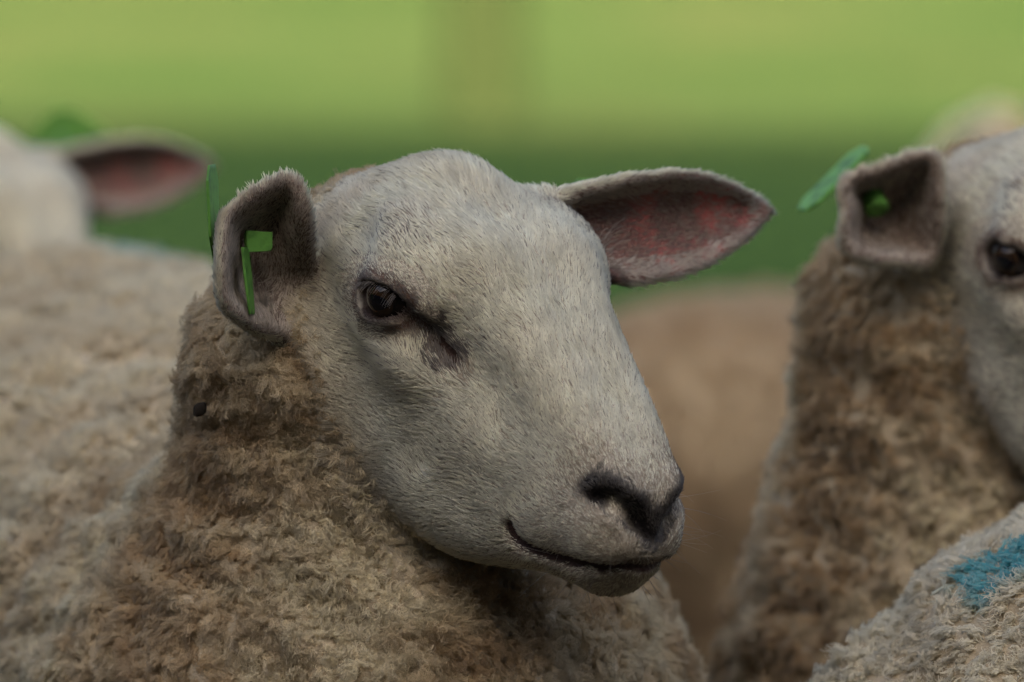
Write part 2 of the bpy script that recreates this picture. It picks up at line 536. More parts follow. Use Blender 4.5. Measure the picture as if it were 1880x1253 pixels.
def skin_colour(r):
    n = len(r.P)
    c = np.tile(np.array([.40, .35, .27]), (n, 1))
    c = mixc(c, (.46, .38, .26), sstep(-r.fb, -.004, .01))                       # wool undercoat
    w = .5 + .5 * waves(r.P, .02, 11)
    inner = (r.ear > 0) & (r.inner > .25)
    pink = mixc(np.tile(np.array([.16, .085, .068]), (n, 1)), (.42, .105, .088), .9 * np.clip(sstep(waves(r.P, .045, 12) + .35 * waves(r.P, .009, 14), -.5, .9) * sstep(r.es, .35, .6) * np.where(r.ear == 1, 1, .25), 0, 1))
    pink = np.where((r.ear == 2)[:, None], np.array([.16, .12, .095]), pink)
    c = np.where(inner[:, None], pink, c)
    c = mixc(c, (.030, .018, .013), sstep(r.d_eye + .002 * w, .0165, .0135))
    c = mixc(c, (.14, .085, .062), sstep(r.d_eye, .022, .018) * sstep(r.d_eye, .014, .017))
    c = mixc(c, (.045, .026, .020), sstep(r.d_groove, .0085, .0035))
    c = mixc(c, (.012, .010, .010), sstep(r.d_nose + .003 * w, .0120, .007))
    c = mixc(c, (.040, .022, .020), sstep(r.d_mouth, .0065, .003))
    return c

def lumpy(V, F):
    N = vnormals(V, F)
    w = sstep(-Region(V, N).fb, 0, .03) * sstep(V[:, 2], .3, .42)
    h = .0035 * waves(V, .055, 81) + .0018 * waves(V, .022, 82) + .004 * waves(V, .16, 83)
    return V + N * (w * h)[:, None]
V1 = lumpy(V1, F1); use_ears(EARS_2); V2 = lumpy(V2, F2); use_ears(EARS_1)

# ------------------------------------------------------------------ materials for the sheep
def attr_mat(name, rough=.8, hair=False):
    m, nt, b, out = new_mat(name)
    at = nt.nodes.new('ShaderNodeAttribute'); at.attribute_name = 'pigment'
    if hair:
        nt.nodes.remove(b)
        info = nt.nodes.new('ShaderNodeHairInfo')
        dif = nt.nodes.new('ShaderNodeBsdfDiffuse')
        tr = nt.nodes.new('ShaderNodeBsdfTranslucent')
        gl = nt.nodes.new('ShaderNodeBsdfHair'); gl.component = 'Reflection'
        gl.inputs['RoughnessU'].default_value = .28; gl.inputs['RoughnessV'].default_value = .6
        mx = nt.nodes.new('ShaderNodeMixShader'); mx.inputs[0].default_value = .22
        mx2 = nt.nodes.new('ShaderNodeMixShader'); mx2.inputs[0].default_value = .10
        for n_ in (dif, tr):
            nt.links.new(at.outputs['Color'], n_.inputs['Color'])
        an = nt.nodes.new('ShaderNodeAttribute'); an.attribute_name = 'coat_normal'
        vt = nt.nodes.new('ShaderNodeVectorTransform'); vt.vector_type = 'NORMAL'; vt.convert_from = 'OBJECT'; vt.convert_to = 'WORLD'
        nt.links.new(an.outputs['Vector'], vt.inputs[0]); nt.links.new(vt.outputs[0], dif.inputs['Normal'])
        gl.inputs['Color'].default_value = (.75, .72, .68, 1)
        nt.links.new(dif.outputs[0], mx.inputs[1]); nt.links.new(tr.outputs[0], mx.inputs[2])
        nt.links.new(mx.outputs[0], mx2.inputs[1]); nt.links.new(gl.outputs[0], mx2.inputs[2])
        nt.links.new(mx2.outputs[0], out.inputs['Surface'])
    else:
        nt.links.new(at.outputs['Color'], b.inputs['Base Color'])
        b.inputs['Roughness'].default_value = rough; b.inputs['Specular IOR Level'].default_value = .22
        tex = nt.nodes.new('ShaderNodeTexNoise'); tex.inputs['Scale'].default_value = 500
        tc = nt.nodes.new('ShaderNodeTexCoord'); nt.links.new(tc.outputs['Object'], tex.inputs['Vector'])
        bp = nt.nodes.new('ShaderNodeBump'); bp.inputs['Strength'].default_value = .5; bp.inputs['Distance'].default_value = .003
        nt.links.new(tex.outputs['Fac'], bp.inputs['Height']); nt.links.new(bp.outputs[0], b.inputs['Normal'])
    return m
M_SKIN = attr_mat('sheep_skin', .55)
M_HAIR = attr_mat('sheep_hair', hair=True)

def plastic(name, col, rough=.55):
    m, nt, b, out = new_mat(name)
    tc = nt.nodes.new('ShaderNodeTexCoord'); no = nt.nodes.new('ShaderNodeTexNoise'); no.inputs['Scale'].default_value = 120; no.inputs['Detail'].default_value = 5
    rp = nt.nodes.new('ShaderNodeValToRGB')
    rp.color_ramp.elements[0].position = .30; rp.color_ramp.elements[0].color = (*[c * .45 for c in col], 1)
    rp.color_ramp.elements[1].position = .55; rp.color_ramp.elements[1].color = (*col, 1)
    nt.links.new(tc.outputs['Object'], no.inputs['Vector']); nt.links.new(no.outputs['Fac'], rp.inputs['Fac']); nt.links.new(rp.outputs[0], b.inputs['Base Color'])
    b.inputs['Roughness'].default_value = rough
    b.inputs['Specular IOR Level'].default_value = .18
    return m
M_TAG = plastic('ear_tag_plastic', (.11, .28, .05))

def eye_mat():
    m, nt, b, out = new_mat('eye')
    tc = nt.nodes.new('ShaderNodeTexCoord')
    sx = nt.nodes.new('ShaderNodeSeparateXYZ'); nt.links.new(tc.outputs['Object'], sx.inputs[0])
    def vm(op, a, bb):
        n = nt.nodes.new('ShaderNodeMath'); n.operation = op
        for i, v in enumerate((a, bb)):
            if v is None: continue
            if isinstance(v, (int, float)): n.inputs[i].default_value = v
            else: nt.links.new(v, n.inputs[i])
        return n.outputs[0]
    x2 = vm('MULTIPLY', sx.outputs[0], sx.outputs[0]); y2 = vm('MULTIPLY', sx.outputs[1], sx.outputs[1])
    r = vm('SQRT', vm('ADD', x2, y2), None)
    ir = nt.nodes.new('ShaderNodeValToRGB')
    e = ir.color_ramp.elements
    e[0].position = 0; e[0].color = (.042, .024, .011, 1)
    e[1].position = .60; e[1].color = (.028, .016, .008, 1)
    q = e.new(.66); q.color = (.012, .009, .008, 1)
    q = e.new(1.0); q.color = (.018, .012, .010, 1)
    nt.links.new(vm('DIVIDE', r, .0145), ir.inputs['Fac'])
    pup = vm('LESS_THAN', vm('ADD', vm('DIVIDE', x2, .0076 ** 2), vm('DIVIDE', y2, .0042 ** 2)), 1.0)
    mx = nt.nodes.new('ShaderNodeMix'); mx.data_type = 'RGBA'
    nt.links.new(pup, mx.inputs[0]); nt.links.new(ir.outputs[0], mx.inputs[6]); mx.inputs[7].default_value = (.004, .004, .006, 1)
    nt.links.new(mx.outputs[2], b.inputs['Base Color'])
    b.inputs['Roughness'].default_value = .12; b.inputs['Specular IOR Level'].default_value = .2; b.inputs['Coat Weight'].default_value = .35; b.inputs['Coat Roughness'].default_value = .03
    return m
M_EYE = eye_mat()

# ------------------------------------------------------------------ hair curves
def hair_object(name, pts, rad, col, nrm, parent=None, mat=None):
    """pts (n, k, 3), rad (n, k) or (k,), col (n, 3)"""
    n, k, _ = pts.shape
    c = bpy.data.hair_curves.new(name)
    c.add_curves([k] * n)
    c.attributes['position'].data.foreach_set('vector', pts.astype(np.float32).ravel())
    ra = c.attributes.get('radius') or c.attributes.new('radius', 'FLOAT', 'POINT')
    ra.data.foreach_set('value', np.broadcast_to(rad, (n, k)).astype(np.float32).ravel())
    set_pigment(c, col)
    na = c.attributes.new('coat_normal', 'FLOAT_VECTOR', 'CURVE'); na.data.foreach_set('vector', nrm.astype(np.float32).ravel())
    c.materials.append(mat or M_HAIR)
    o = bpy.data.objects.new(name, c)
    return link(o, parent) if parent is not None else o

def set_pigment(c, col):
    a = c.attributes.get('pigment') or c.attributes.new('pigment', 'FLOAT_COLOR', 'CURVE')
    a.data.foreach_set('color', np.concatenate([col, np.ones((len(col), 1))], 1).astype(np.float32).ravel())

class Sampler:
    def __init__(s, V, F):
        s.V, s.F = V, F
        s.N = vnormals(V, F)
        a = np.linalg.norm(np.cross(V[F[:, 2]] - V[F[:, 0]], V[F[:, 3]] - V[F[:, 1]]), axis=1) / 2
        s.area = a; s.cen = V[F].mean(1)
    def draw(s, density):
        """density: per face, strands per square metre"""
        lam = s.area * density
        k = rng.poisson(lam)
        fi = np.repeat(np.arange(len(s.F)), k)
        uv = rng.random((len(fi), 2)); q = s.F[fi]
        w = np.stack([(1 - uv[:, 0]) * (1 - uv[:, 1]), uv[:, 0] * (1 - uv[:, 1]), uv[:, 0] * uv[:, 1], (1 - uv[:, 0]) * uv[:, 1]], 1)
        P = (s.V[q] * w[..., None]).sum(1); N = (s.N[q] * w[..., None]).sum(1)
        return P, N / (np.linalg.norm(N, axis=1)[:, None] + 1e-12)

def tangent(v, N):
    t = v - N * (v * N).sum(1)[:, None]
    return t / (np.linalg.norm(t, axis=1)[:, None] + 1e-9)

def from_head(f, l, u):
    return f[:, None] * HA[0] + l[:, None] * HA[1] + u[:, None] * HA[2]

def face_fur(smp, dens, rmul, name):
    reg = Region(smp.cen, smp.N[smp.F].mean(1))
    D = np.where(reg.fb > -.014, dens, 0.0)
    D = np.where((reg.ear > 0) & (reg.inner > .25), dens * np.where(reg.ear == 1, np.where((np.abs(reg.et) > .72) | (reg.es > .9), .8, .22), .8), D)
    D = np.where(np.minimum(reg.d_hole - .0045, reg.d_mouth - .0030) < 0, 0, D)
    D = np.where((reg.d_eye < .0132) | (reg.d_groove < .0034), 0, D)
    P, N = smp.draw(D)
    r = Region(P, N)
    n = len(P)
    f, l, u = r.hc.T
    sg = np.sign(l)
    one = np.ones(n)
    # flow of the coat, in head coordinates
    vf, vl, vu = -one, .35 * sg * sstep(u, .0, .04) * sstep(.09 - f, 0, .08), -.55 * sstep(-u, -.02, .06)
    lip = sstep(f, .12, .16) * sstep(-u, -.025, .02)
    vf = vf * (1 - .55 * lip); vu = vu - .8 * lip
    crown = sstep(-f, .03, .07)
    vu = vu - .25 * crown
    v = from_head(vf, vl, vu)
    # ears: hair runs to the tip
    for k, (pts, nn, S, T) in enumerate(EARS):
        m = r.ear == k + 1
        tipd = (pts[S > .97].mean(0) - pts[S < .3].mean(0)) if k == 0 else (px(535, 325, -.03) - px(480, 600, 0))
        v[m] = tipd / np.linalg.norm(tipd)
    v = v + .30 * np.stack([waves(P, .030, 21), waves(P, .030, 22), waves(P, .030, 23)], 1) + .22 * np.stack([waves(P, .007, 24), waves(P, .007, 25), waves(P, .007, 26)], 1)
    t = tangent(v, N)
    t = t + .10 * rng.normal(size=t.shape); t = tangent(t, N)
    L = .0052 * rng.uniform(.6, 1.35, n)
    L *= 1 - .42 * sstep(f, .09, .16) * (r.ear == 0)
    L *= 1 + .55 * crown * sstep(u, -.02, .01) * (r.ear == 0)
    L *= np.where(r.d_eye < .028, .55, 1)
    L = np.where(r.ear > 0, np.where(r.inner > .25, .0042, .0040) * rng.uniform(.6, 1.4, n), L)
    rim = (r.ear > 0) & (np.abs(r.inner) < .45)
    L = np.where(rim, .0048 * rng.uniform(.5, 1.4, n), L)
    lift = np.where(rim, .55, .06) + .10 * rng.normal(size=n)
    k = 5
    s_ = np.linspace(0, 1, k)
    a0 = (lift + .35)[:, None] * (1 - .75 * s_)[None]                 # rises, then lies down
    step = L[:, None] / (k - 1)
    dirs = np.cos(a0)[..., None] * t[:, None] + np.sin(a0)[..., None] * N[:, None]
    pts = P[:, None] - .0006 * N[:, None] + np.concatenate([np.zeros((n, 1, 3)), np.cumsum(dirs[:, :-1] * step[..., None], 1)], 1)
    # pigment
    g = waves(P, .05, 31); g2 = waves(P, .012, 32)
    c = np.tile(np.array([.80, .775, .605]), (n, 1)) * (1 + .05 * g + .10 * g2)[:, None] * rng.uniform(.84, 1.08, n)[:, None]
    c = mixc(c, (.50, .38, .24), np.clip(.30 + .35 * waves(P, .04, 33), 0, .6) * (crown * .6 + .15))
    c = mixc(c, (.46, .36, .24), .60 * sstep(r.fb, .030, -.005) * (r.ear == 0))
    pd = .03 + .05 * np.clip(g2, 0, 1)
    pd = pd + .55 * sstep(r.d_nose, .034, .010) + .50 * sstep(r.d_eye + .004 * g2, .030, .015) + .75 * sstep(r.d_groove + .003 * g2, .017, .007)
    pd = pd + .28 * sstep(np.linalg.norm((r.hc * [1, 0, 1] + [0, 1, 0] * np.abs(r.hc) - [-.030, .060, .030]) / [.022, .02, .016], axis=1), 1.3, .4)
    pd = pd + .22 * sstep(r.d_mouth, .008, .004) + .22 * sstep(f, .13, .18) * (r.ear == 0)
    pd = np.where(r.ear > 0, np.where(r.inner > .25, np.where((r.ear == 1) & (np.abs(r.et) < .72), .35, .08), .02), pd)
    dark = rng.random(n) < pd
    c = mixc(c, (.13, .075, .055), .75 * sstep(r.d_groove + .002 * g2, .0085, .0035))
    dk = np.where((sstep(r.d_eye, .05, .03) > 0)[:, None], np.array([.13, .11, .095]), np.array([.30, .25, .185]))
    c = np.where(dark[:, None], dk * rng.uniform(.6, 1.6, n)[:, None], c)
    c = np.where(((r.ear > 0) & (r.inner > .25) & ~dark)[:, None], np.where(((r.ear == 1) & (np.abs(r.et) < .72) & (r.es < .9))[:, None], np.array([.36, .27, .21]), np.array([.58, .50, .41])) * rng.uniform(.6, 1.1, n)[:, None], c)
    c = mixc(c, (.030, .024, .022), sstep(r.d_nose + .002 * g2, .0125, .007) * .94)
    c = mixc(c, (.085, .048, .035), sstep(r.d_eye, .0180, .0140) * .85)
    w = rmul * rng.uniform(.75, 1.2, n)
    rad = w[:, None] * np.array([.00021, .00022, .00019, .00014, .00005])[None]
    nr = N + .25 * t + .12 * rng.normal(size=N.shape)
    return pts, rad, np.clip(c, .01, .9), nr / np.linalg.norm(nr, axis=1)[:, None]

def fleece(smp, dens_fn, strands_fn, size_fn, rad_fn, stain_fn):
    cen = smp.cen
    reg = Region(cen, smp.N[smp.F].mean(1))
    D = np.where(reg.fb < .006, dens_fn(cen), 0)
    D = np.where(cen[:, 2] < .22, 0, D)
    D = np.where(reg.ear > 0, 0, D)
    C, N = smp.draw(D)
    r = Region(C, N)
    m = len(C)
    sz = size_fn(C)
    grow = sstep(-r.fb, -.004, .060)                       # short fuzz by the cheek, long locks further off
    Ln = (.0052 + .0040 * grow) * sz * rng.uniform(.7, 1.35, m)
    e1 = tangent(np.tile(np.array([.2, .1, -.55]), (m, 1)) + .8 * np.stack([waves(C, .05, 41), waves(C, .05, 42), waves(C, .05, 43)], 1) + .8 * rng.normal(size=(m, 3)), N)
    e2 = np.cross(N, e1)
    ns = strands_fn(C)
    li = np.repeat(np.arange(m), ns)
    n = len(li)
    k = 9
    t = np.linspace(0, 1, k)[None]
    turns = rng.uniform(1.3, 2.8, m)[li][:, None] * (.5 + .5 * grow[li])[:, None] * rng.choice([-1, 1], m)[li][:, None]
    ph = rng.uniform(0, 6.28, m)[li][:, None] + rng.normal(0, .7, n)[:, None]
    amp = ((.0004 + .0010 * grow) * sz * rng.uniform(.6, 1.5, m))[li][:, None] * rng.uniform(.6, 1.4, n)[:, None]
    spread = .0034 * sz[li] * np.sqrt(rng.random(n)); th = rng.uniform(0, 6.28, n)
    LL = (Ln[li] * rng.uniform(.65, 1.2, n))[:, None]
    lean = (.25 + .55 * rng.random(m))[li][:, None]
    nn = LL * (t - .40 * lean * t ** 2.2)
    tt = LL * lean * t ** 1.8
    wild = rng.normal(0, .13, (n, 2, 1)) * LL[:, None] * t[None] ** 1.5          # single fibres straying from the lock
    env = (.3 + .7 * t)
    hel1 = amp * env * np.cos(turns * 6.283 * t + ph); hel2 = amp * env * np.sin(turns * 6.283 * t + ph)
    cl = 1 - .45 * t ** .8
    o1 = (spread * np.cos(th))[:, None] * cl + tt + hel1 + wild[:, 0]
    o2 = (spread * np.sin(th))[:, None] * cl + hel2 + wild[:, 1]
    nn = nn - .0012 + .5 * hel1
    P = C[li][:, None] + N[li][:, None] * nn[..., None] + e1[li][:, None] * o1[..., None] + e2[li][:, None] * o2[..., None]
    # pigment: off-white, with tan grease stain in patches and towards the throat
    st = np.clip(.42 + .42 * waves(C, .11, 51) + .22 * waves(C, .03, 52) + .25 * sstep(r.fb, -.10, -.01) , 0, 1) * stain_fn(C)
    lock = rng.uniform(.88, 1.06, m)
    c = mixc(np.tile(np.array([.80, .70, .47]), (m, 1)), (.50, .345, .175), np.minimum(st, 1)) * lock[:, None]
    col = c[li] * rng.uniform(.82, 1.12, n)[:, None]
    rad = (rad_fn(C)[li] * rng.uniform(.8, 1.2, n))[:, None] * np.linspace(1.0, .55, k)[None]
    sd = (spread / (.0034 * sz[li]))
    nr = N[li] + (.42 * sd * np.cos(th) + .12)[:, None] * e1[li] + (.42 * sd * np.sin(th))[:, None] * e2[li] + .2 * rng.normal(size=(n, 3))
    return P, rad, np.clip(col, .01, .9), C[li], nr / np.linalg.norm(nr, axis=1)[:, None]

def paint_mark(col, C, centre, radius, strength=1.0, tint=(.030, .36, .40)):
    d = np.linalg.norm(C - centre, axis=1) + .16 * radius * waves(C, radius * .9, 61)
    w = strength * sstep(d, radius, radius * .55) * (.75 + .25 * rng.random(len(C)))
    return mixc(col, tint, w)

# ------------------------------------------------------------------ small parts
def plate(name, outline, origin, ex, ey, thick, mat, parent):
    """flat plate from an outline in its own plane, with rounded edges and real thickness"""
    ex = np.asarray(ex, float); ex /= np.linalg.norm(ex)
    ey = np.asarray(ey, float); ey -= ex * (ey @ ex); ey /= np.linalg.norm(ey); ez = np.cross(ex, ey)
    o = np.array(outline, float); n = len(o); c = o.mean(0)
    V, F = [], []
    for z, sc in ((-.5, .94), (-.3, 1.0), (.3, 1.0), (.5, .94)):
        for p in o:
            q = c + (p - c) * sc
            V.append(origin + ex * q[0] + ey * q[1] + ez * z * thick)
    for k in range(3):
        for i in range(n):
            j = (i + 1) % n
            F.append((k * n + i, k * n + j, (k + 1) * n + j, (k + 1) * n + i))
    F.append(tuple(range(n))[::-1]); F.append(tuple(range(3 * n, 4 * n)))
    me = mesh_from(name, np.array(V), F, mat, smooth=False)
    return link(bpy.data.objects.new(name, me), parent)

def peg(name, a, b, r, mat, parent, r2=None):
    a = np.asarray(a, float); b = np.asarray(b, float); d = b - a; d /= np.linalg.norm(d)
    x = np.cross(d, [0, 0, 1.0]); x /= np.linalg.norm(x); y = np.cross(d, x); n = 16
    V, F = [], []
    prof = [(0, .7), (.06, 1.0), (.94, 1.0), (1, .7)]
    for t, s_ in prof:
        rr = (r + ((r2 or r) - r) * t) * s_
        for i in range(n):
            an = 6.2832 * i / n
            V.append(a + (b - a) * t + (x * math.cos(an) + y * math.sin(an)) * rr)
    for k in range(3):
        for i in range(n):
            j = (i + 1) % n
            F.append((k * n + i, k * n + j, (k + 1) * n + j, (k + 1) * n + i))
    F.append(tuple(range(n))[::-1]); F.append(tuple(range(3 * n, 4 * n)))
    me = mesh_from(name, np.array(V), F, mat, smooth=False)
    return link(bpy.data.objects.new(name, me), parent)

TAG_OUT = [(-.004, -.026), (.004, -.026), (.016, -.012), (.018, .018), (.010, .026), (-.010, .026), (-.018, .018), (-.016, -.012)]

def eye_mesh():
    nu, nv = 40, 24
    V, F = [], []
    for j in range(nv + 1):
        a = math.pi * j / nv
        for i in range(nu):
            b = 2 * math.pi * i / nu
            z = math.cos(a)
            rr = EYE_R * (1 + .045 * max(0, z - .80) / .20)            # cornea bulge
            V.append((rr * math.sin(a) * math.cos(b), rr * math.sin(a) * math.sin(b), rr * z))
    for j in range(nv):
        for i in range(nu):
            k = (i + 1) % nu
            F.append((j * nu + i, j * nu + k, (j + 1) * nu + k, (j + 1) * nu + i)[::-1])
    return mesh_from('eye', np.array(V), F, M_EYE)
EYE_ME = eye_mesh()

def add_eyes(parent):
    out = []
    for e in EYEBALL:
        sg = 1 if e[1] > 0 else -1
        z = np.array([.22, sg * 1.0, -.02]); z /= np.linalg.norm(z)
        x = np.array([.77, 0, .64]); x -= z * (x @ z); x /= np.linalg.norm(x); y = np.cross(z, x)
        Rm = np.stack([x @ HA, y @ HA, z @ HA], 1)
        o = link(bpy.data.objects.new('eye', EYE_ME), parent)
        M = np.eye(4); M[:3, :3] = Rm; M[:3, 3] = H(*e)
        o.matrix_local = Matrix(M.tolist())
        out.append(o)
    return out

def body_object(name, V, F, parent):
    me = mesh_from(name, V, F, M_SKIN)
    N = vnormals(V, F)
    col = skin_colour(Region(V, N))
    a = me.attributes.new('pigment', 'FLOAT_COLOR', 'POINT')
    a.data.foreach_set('color', np.concatenate([col, np.ones((len(col), 1))], 1).astype(np.float32).ravel())
    return link(bpy.data.objects.new(name, me), parent)

# ------------------------------------------------------------------ the setting
def ground_mat():
    m, nt, b, out = new_mat('pasture_grass')
    tc = nt.nodes.new('ShaderNodeTexCoord')
    n1 = nt.nodes.new('ShaderNodeTexNoise'); n1.inputs['Scale'].default_value = .55; n1.inputs['Detail'].default_value = 3
    n2 = nt.nodes.new('ShaderNodeTexNoise'); n2.inputs['Scale'].default_value = 14; n2.inputs['Detail'].default_value = 6
    for n_ in (n1, n2): nt.links.new(tc.outputs['Object'], n_.inputs['Vector'])
    rp = nt.nodes.new('ShaderNodeValToRGB')
    e = rp.color_ramp.elements
    e[0].position = .36; e[0].color = (.058, .096, .026, 1)
    e[1].position = .72; e[1].color = (.116, .114, .042, 1)
    q = e.new(.55); q.color = (.078, .110, .034, 1)
    nt.links.new(n1.outputs['Fac'], rp.inputs['Fac'])
    rp2 = nt.nodes.new('ShaderNodeValToRGB'); rp2.color_ramp.elements[0].color = (.55, .6, .5, 1); rp2.color_ramp.elements[0].position = .3; rp2.color_ramp.elements[1].color = (1.2, 1.15, 1.1, 1); rp2.color_ramp.elements[1].position = .7
    nt.links.new(n2.outputs['Fac'], rp2.inputs['Fac'])
    mx = nt.nodes.new('ShaderNodeMix'); mx.data_type = 'RGBA'; mx.blend_type = 'MULTIPLY'; mx.inputs[0].default_value = 1
    sep = nt.nodes.new('ShaderNodeVectorMath'); sep.operation = 'LENGTH'; sub = nt.nodes.new('ShaderNodeVectorMath'); sub.operation = 'SUBTRACT'; sub.inputs[1].default_value = (0, 1.0, 0)
    nt.links.new(tc.outputs['Object'], sub.inputs[0]); nt.links.new(sub.outputs[0], sep.inputs[0])
    n3 = nt.nodes.new('ShaderNodeTexNoise'); n3.inputs['Scale'].default_value = 1.1; n3.inputs['Detail'].default_value = 5
    nt.links.new(tc.outputs['Object'], n3.inputs['Vector'])
    ad = nt.nodes.new('ShaderNodeMath'); ad.operation = 'MULTIPLY_ADD'; ad.inputs[1].default_value = 3.0
    nt.links.new(n3.outputs['Fac'], ad.inputs[0]); nt.links.new(sep.outputs['Value'], ad.inputs[2])
    bounce_patch = nt.nodes.new('ShaderNodeMapRange'); bounce_patch.inputs[1].default_value = 6.6; bounce_patch.inputs[2].default_value = 8.2  # unseen brown ground under the flock, added to keep bounce light from turning green
    nt.links.new(ad.outputs[0], bounce_patch.inputs[0])
    em = nt.nodes.new('ShaderNodeMix'); em.data_type = 'RGBA'; em.inputs[6].default_value = (.085, .064, .044, 1)
    # shade painted into the grass: darker green this side, paler where the sun falls
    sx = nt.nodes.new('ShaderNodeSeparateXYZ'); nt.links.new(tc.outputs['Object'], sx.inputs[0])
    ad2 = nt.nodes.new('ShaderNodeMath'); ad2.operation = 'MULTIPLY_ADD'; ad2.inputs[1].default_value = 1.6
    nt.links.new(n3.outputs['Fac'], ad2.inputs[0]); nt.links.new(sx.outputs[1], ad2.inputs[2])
    shade_edge = nt.nodes.new('ShaderNodeMapRange'); shade_edge.inputs[1].default_value = 15.8; shade_edge.inputs[2].default_value = 18.8
    nt.links.new(ad2.outputs[0], shade_edge.inputs[0])
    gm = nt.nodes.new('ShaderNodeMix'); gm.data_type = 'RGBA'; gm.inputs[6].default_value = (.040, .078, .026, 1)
    nt.links.new(shade_edge.outputs[0], gm.inputs[0]); nt.links.new(rp.outputs[0], gm.inputs[7])
    nt.links.new(bounce_patch.outputs[0], em.inputs[0]); nt.links.new(gm.outputs[2], em.inputs[7])
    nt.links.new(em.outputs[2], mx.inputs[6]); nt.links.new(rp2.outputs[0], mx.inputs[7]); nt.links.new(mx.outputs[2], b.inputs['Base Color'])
    b.inputs['Roughness'].default_value = 1; b.inputs['Specular IOR Level'].default_value = 0
    bp = nt.nodes.new('ShaderNodeBump'); bp.inputs['Strength'].default_value = .6; bp.inputs['Distance'].default_value = .05
    nt.links.new(n2.outputs['Fac'], bp.inputs['Height']); nt.links.new(bp.outputs[0], b.inputs['Normal'])
    return m
gx = np.concatenate([np.linspace(-600, -30, 12), np.linspace(-25, 25, 51), np.linspace(30, 600, 12)])
gy = np.concatenate([np.linspace(-300, -15, 10), np.linspace(-12, 60, 73), np.linspace(70, 900, 16)])
GX, GY = np.meshgrid(gx, gy, indexing='ij')
GP = np.stack([GX.ravel(), GY.ravel(), np.zeros(GX.size)], 1)
GZ = .10 * waves(GP, 14, 71) * sstep(np.hypot(GP[:, 0], GP[:, 1]), 4.5, 12) * sstep(-np.hypot(GP[:, 0], GP[:, 1]), -90, -50)
GP[:, 2] = GZ
ii = np.arange(GX.size).reshape(GX.shape)
GF = np.stack([ii[:-1, :-1].ravel(), ii[1:, :-1].ravel(), ii[1:, 1:].ravel(), ii[:-1, 1:].ravel()], 1)
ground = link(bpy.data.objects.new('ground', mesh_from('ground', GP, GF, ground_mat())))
tag(ground, kind='structure')

def wood_mat(name, c0, c1, scale=(40, 40, 3)):
    m, nt, b, out = new_mat(name)
    tc = nt.nodes.new('ShaderNodeTexCoord'); mp = nt.nodes.new('ShaderNodeMapping'); mp.inputs['Scale'].default_value = scale
    no = nt.nodes.new('ShaderNodeTexNoise'); no.inputs['Scale'].default_value = 1; no.inputs['Detail'].default_value = 8
    rp = nt.nodes.new('ShaderNodeValToRGB'); rp.color_ramp.elements[0].position = .3; rp.color_ramp.elements[0].color = (*c0, 1); rp.color_ramp.elements[1].position = .7; rp.color_ramp.elements[1].color = (*c1, 1)
    nt.links.new(tc.outputs['Object'], mp.inputs['Vector']); nt.links.new(mp.outputs[0], no.inputs['Vector']); nt.links.new(no.outputs['Fac'], rp.inputs['Fac']); nt.links.new(rp.outputs[0], b.inputs['Base Color'])
    bp = nt.nodes.new('ShaderNodeBump'); bp.inputs['Strength'].default_value = .5; bp.inputs['Distance'].default_value = .01
    nt.links.new(no.outputs['Fac'], bp.inputs['Height']); nt.links.new(bp.outputs[0], b.inputs['Normal'])
    b.inputs['Roughness'].default_value = 1; b.inputs['Specular IOR Level'].default_value = 0
    return m
M_POST = wood_mat('weathered_post', (.022, .030, .009), (.036, .046, .014))
M_BLOCKER = wood_mat('blocker_boards', (.030, .026, .022), (.075, .065, .055), (6, 6, .6))
M_BLOCKER_ROOF = wood_mat('blocker_sheets', (.045, .042, .040), (.085, .080, .076), (3, 3, 3))

# old round gate post far off in the field, its foot in the grass
def post(loc, r, h):
    n, V, F = 14, [], []
    prof = [(-.3, 1.04), (0, 1.04), (.25, 1.0), (.6, .97), (h - .03, .95), (h, .80)]
    rr = np.random.default_rng(5).uniform(.94, 1.06, n)
    for z, s_ in prof:
        for i in range(n):
            a = 6.2832 * i / n
            V.append((r * s_ * rr[i] * math.cos(a), r * s_ * rr[i] * math.sin(a), z))
    for k in range(len(prof) - 1):
        for i in range(n):
            j = (i + 1) % n
            F.append((k * n + i, k * n + j, (k + 1) * n + j, (k + 1) * n + i))
    F.append(tuple(range((len(prof) - 1) * n, len(prof) * n)))
    o = link(bpy.data.objects.new('gate_post', mesh_from('gate_post', np.array(V), F, M_POST)))
    o.location = loc
    return o
gp = post((-.085, 17.3, 0.0), .125, 1.5)
tag(gp, 'thick grey wooden post standing alone in the blurred green field', 'post')

# unseen building shape, added behind the camera to shade the flock
shade_blocker = empty('shade_blocker', (0, -6.5, 0)); tag(shade_blocker, 'unseen boarded block added behind the camera to shade the flock', 'shade_blocker', kind='structure')
def box_part(name, lo, hi, mat, parent):
    V = [(x, y, z) for x in (lo[0], hi[0]) for y in (lo[1], hi[1]) for z in (lo[2], hi[2])]
    F = [(0, 1, 3, 2), (4, 6, 7, 5), (0, 4, 5, 1), (2, 3, 7, 6), (0, 2, 6, 4), (1, 5, 7, 3)]
    return link(bpy.data.objects.new(name, mesh_from(name, np.array(V, float), F, mat, smooth=False)), parent)
BH, BR, BW, BD = 5.6, 9.6, 26.0, 9.0
box_part('blocker_wall', (-BW / 2, -BD, -.2), (BW / 2, 0, BH), M_BLOCKER, shade_blocker)
RV = [(sx * (BW / 2 + .5), y, z) for sx in (-1, 1) for y, z in ((.5, BH - .35), (-BD / 2, BR), (-BD - .5, BH - .35), (-BD - .5, BH - .55), (.5, BH - .55))]
RF = [(0, 1, 2, 3, 4)[::-1], (5, 6, 7, 8, 9), (0, 1, 6, 5), (1, 2, 7, 6), (2, 3, 8, 7), (3, 4, 9, 8), (4, 0, 5, 9)]
link(bpy.data.objects.new('roof', mesh_from('roof', np.array(RV, float), RF, M_BLOCKER_ROOF, smooth=False)), shade_blocker)
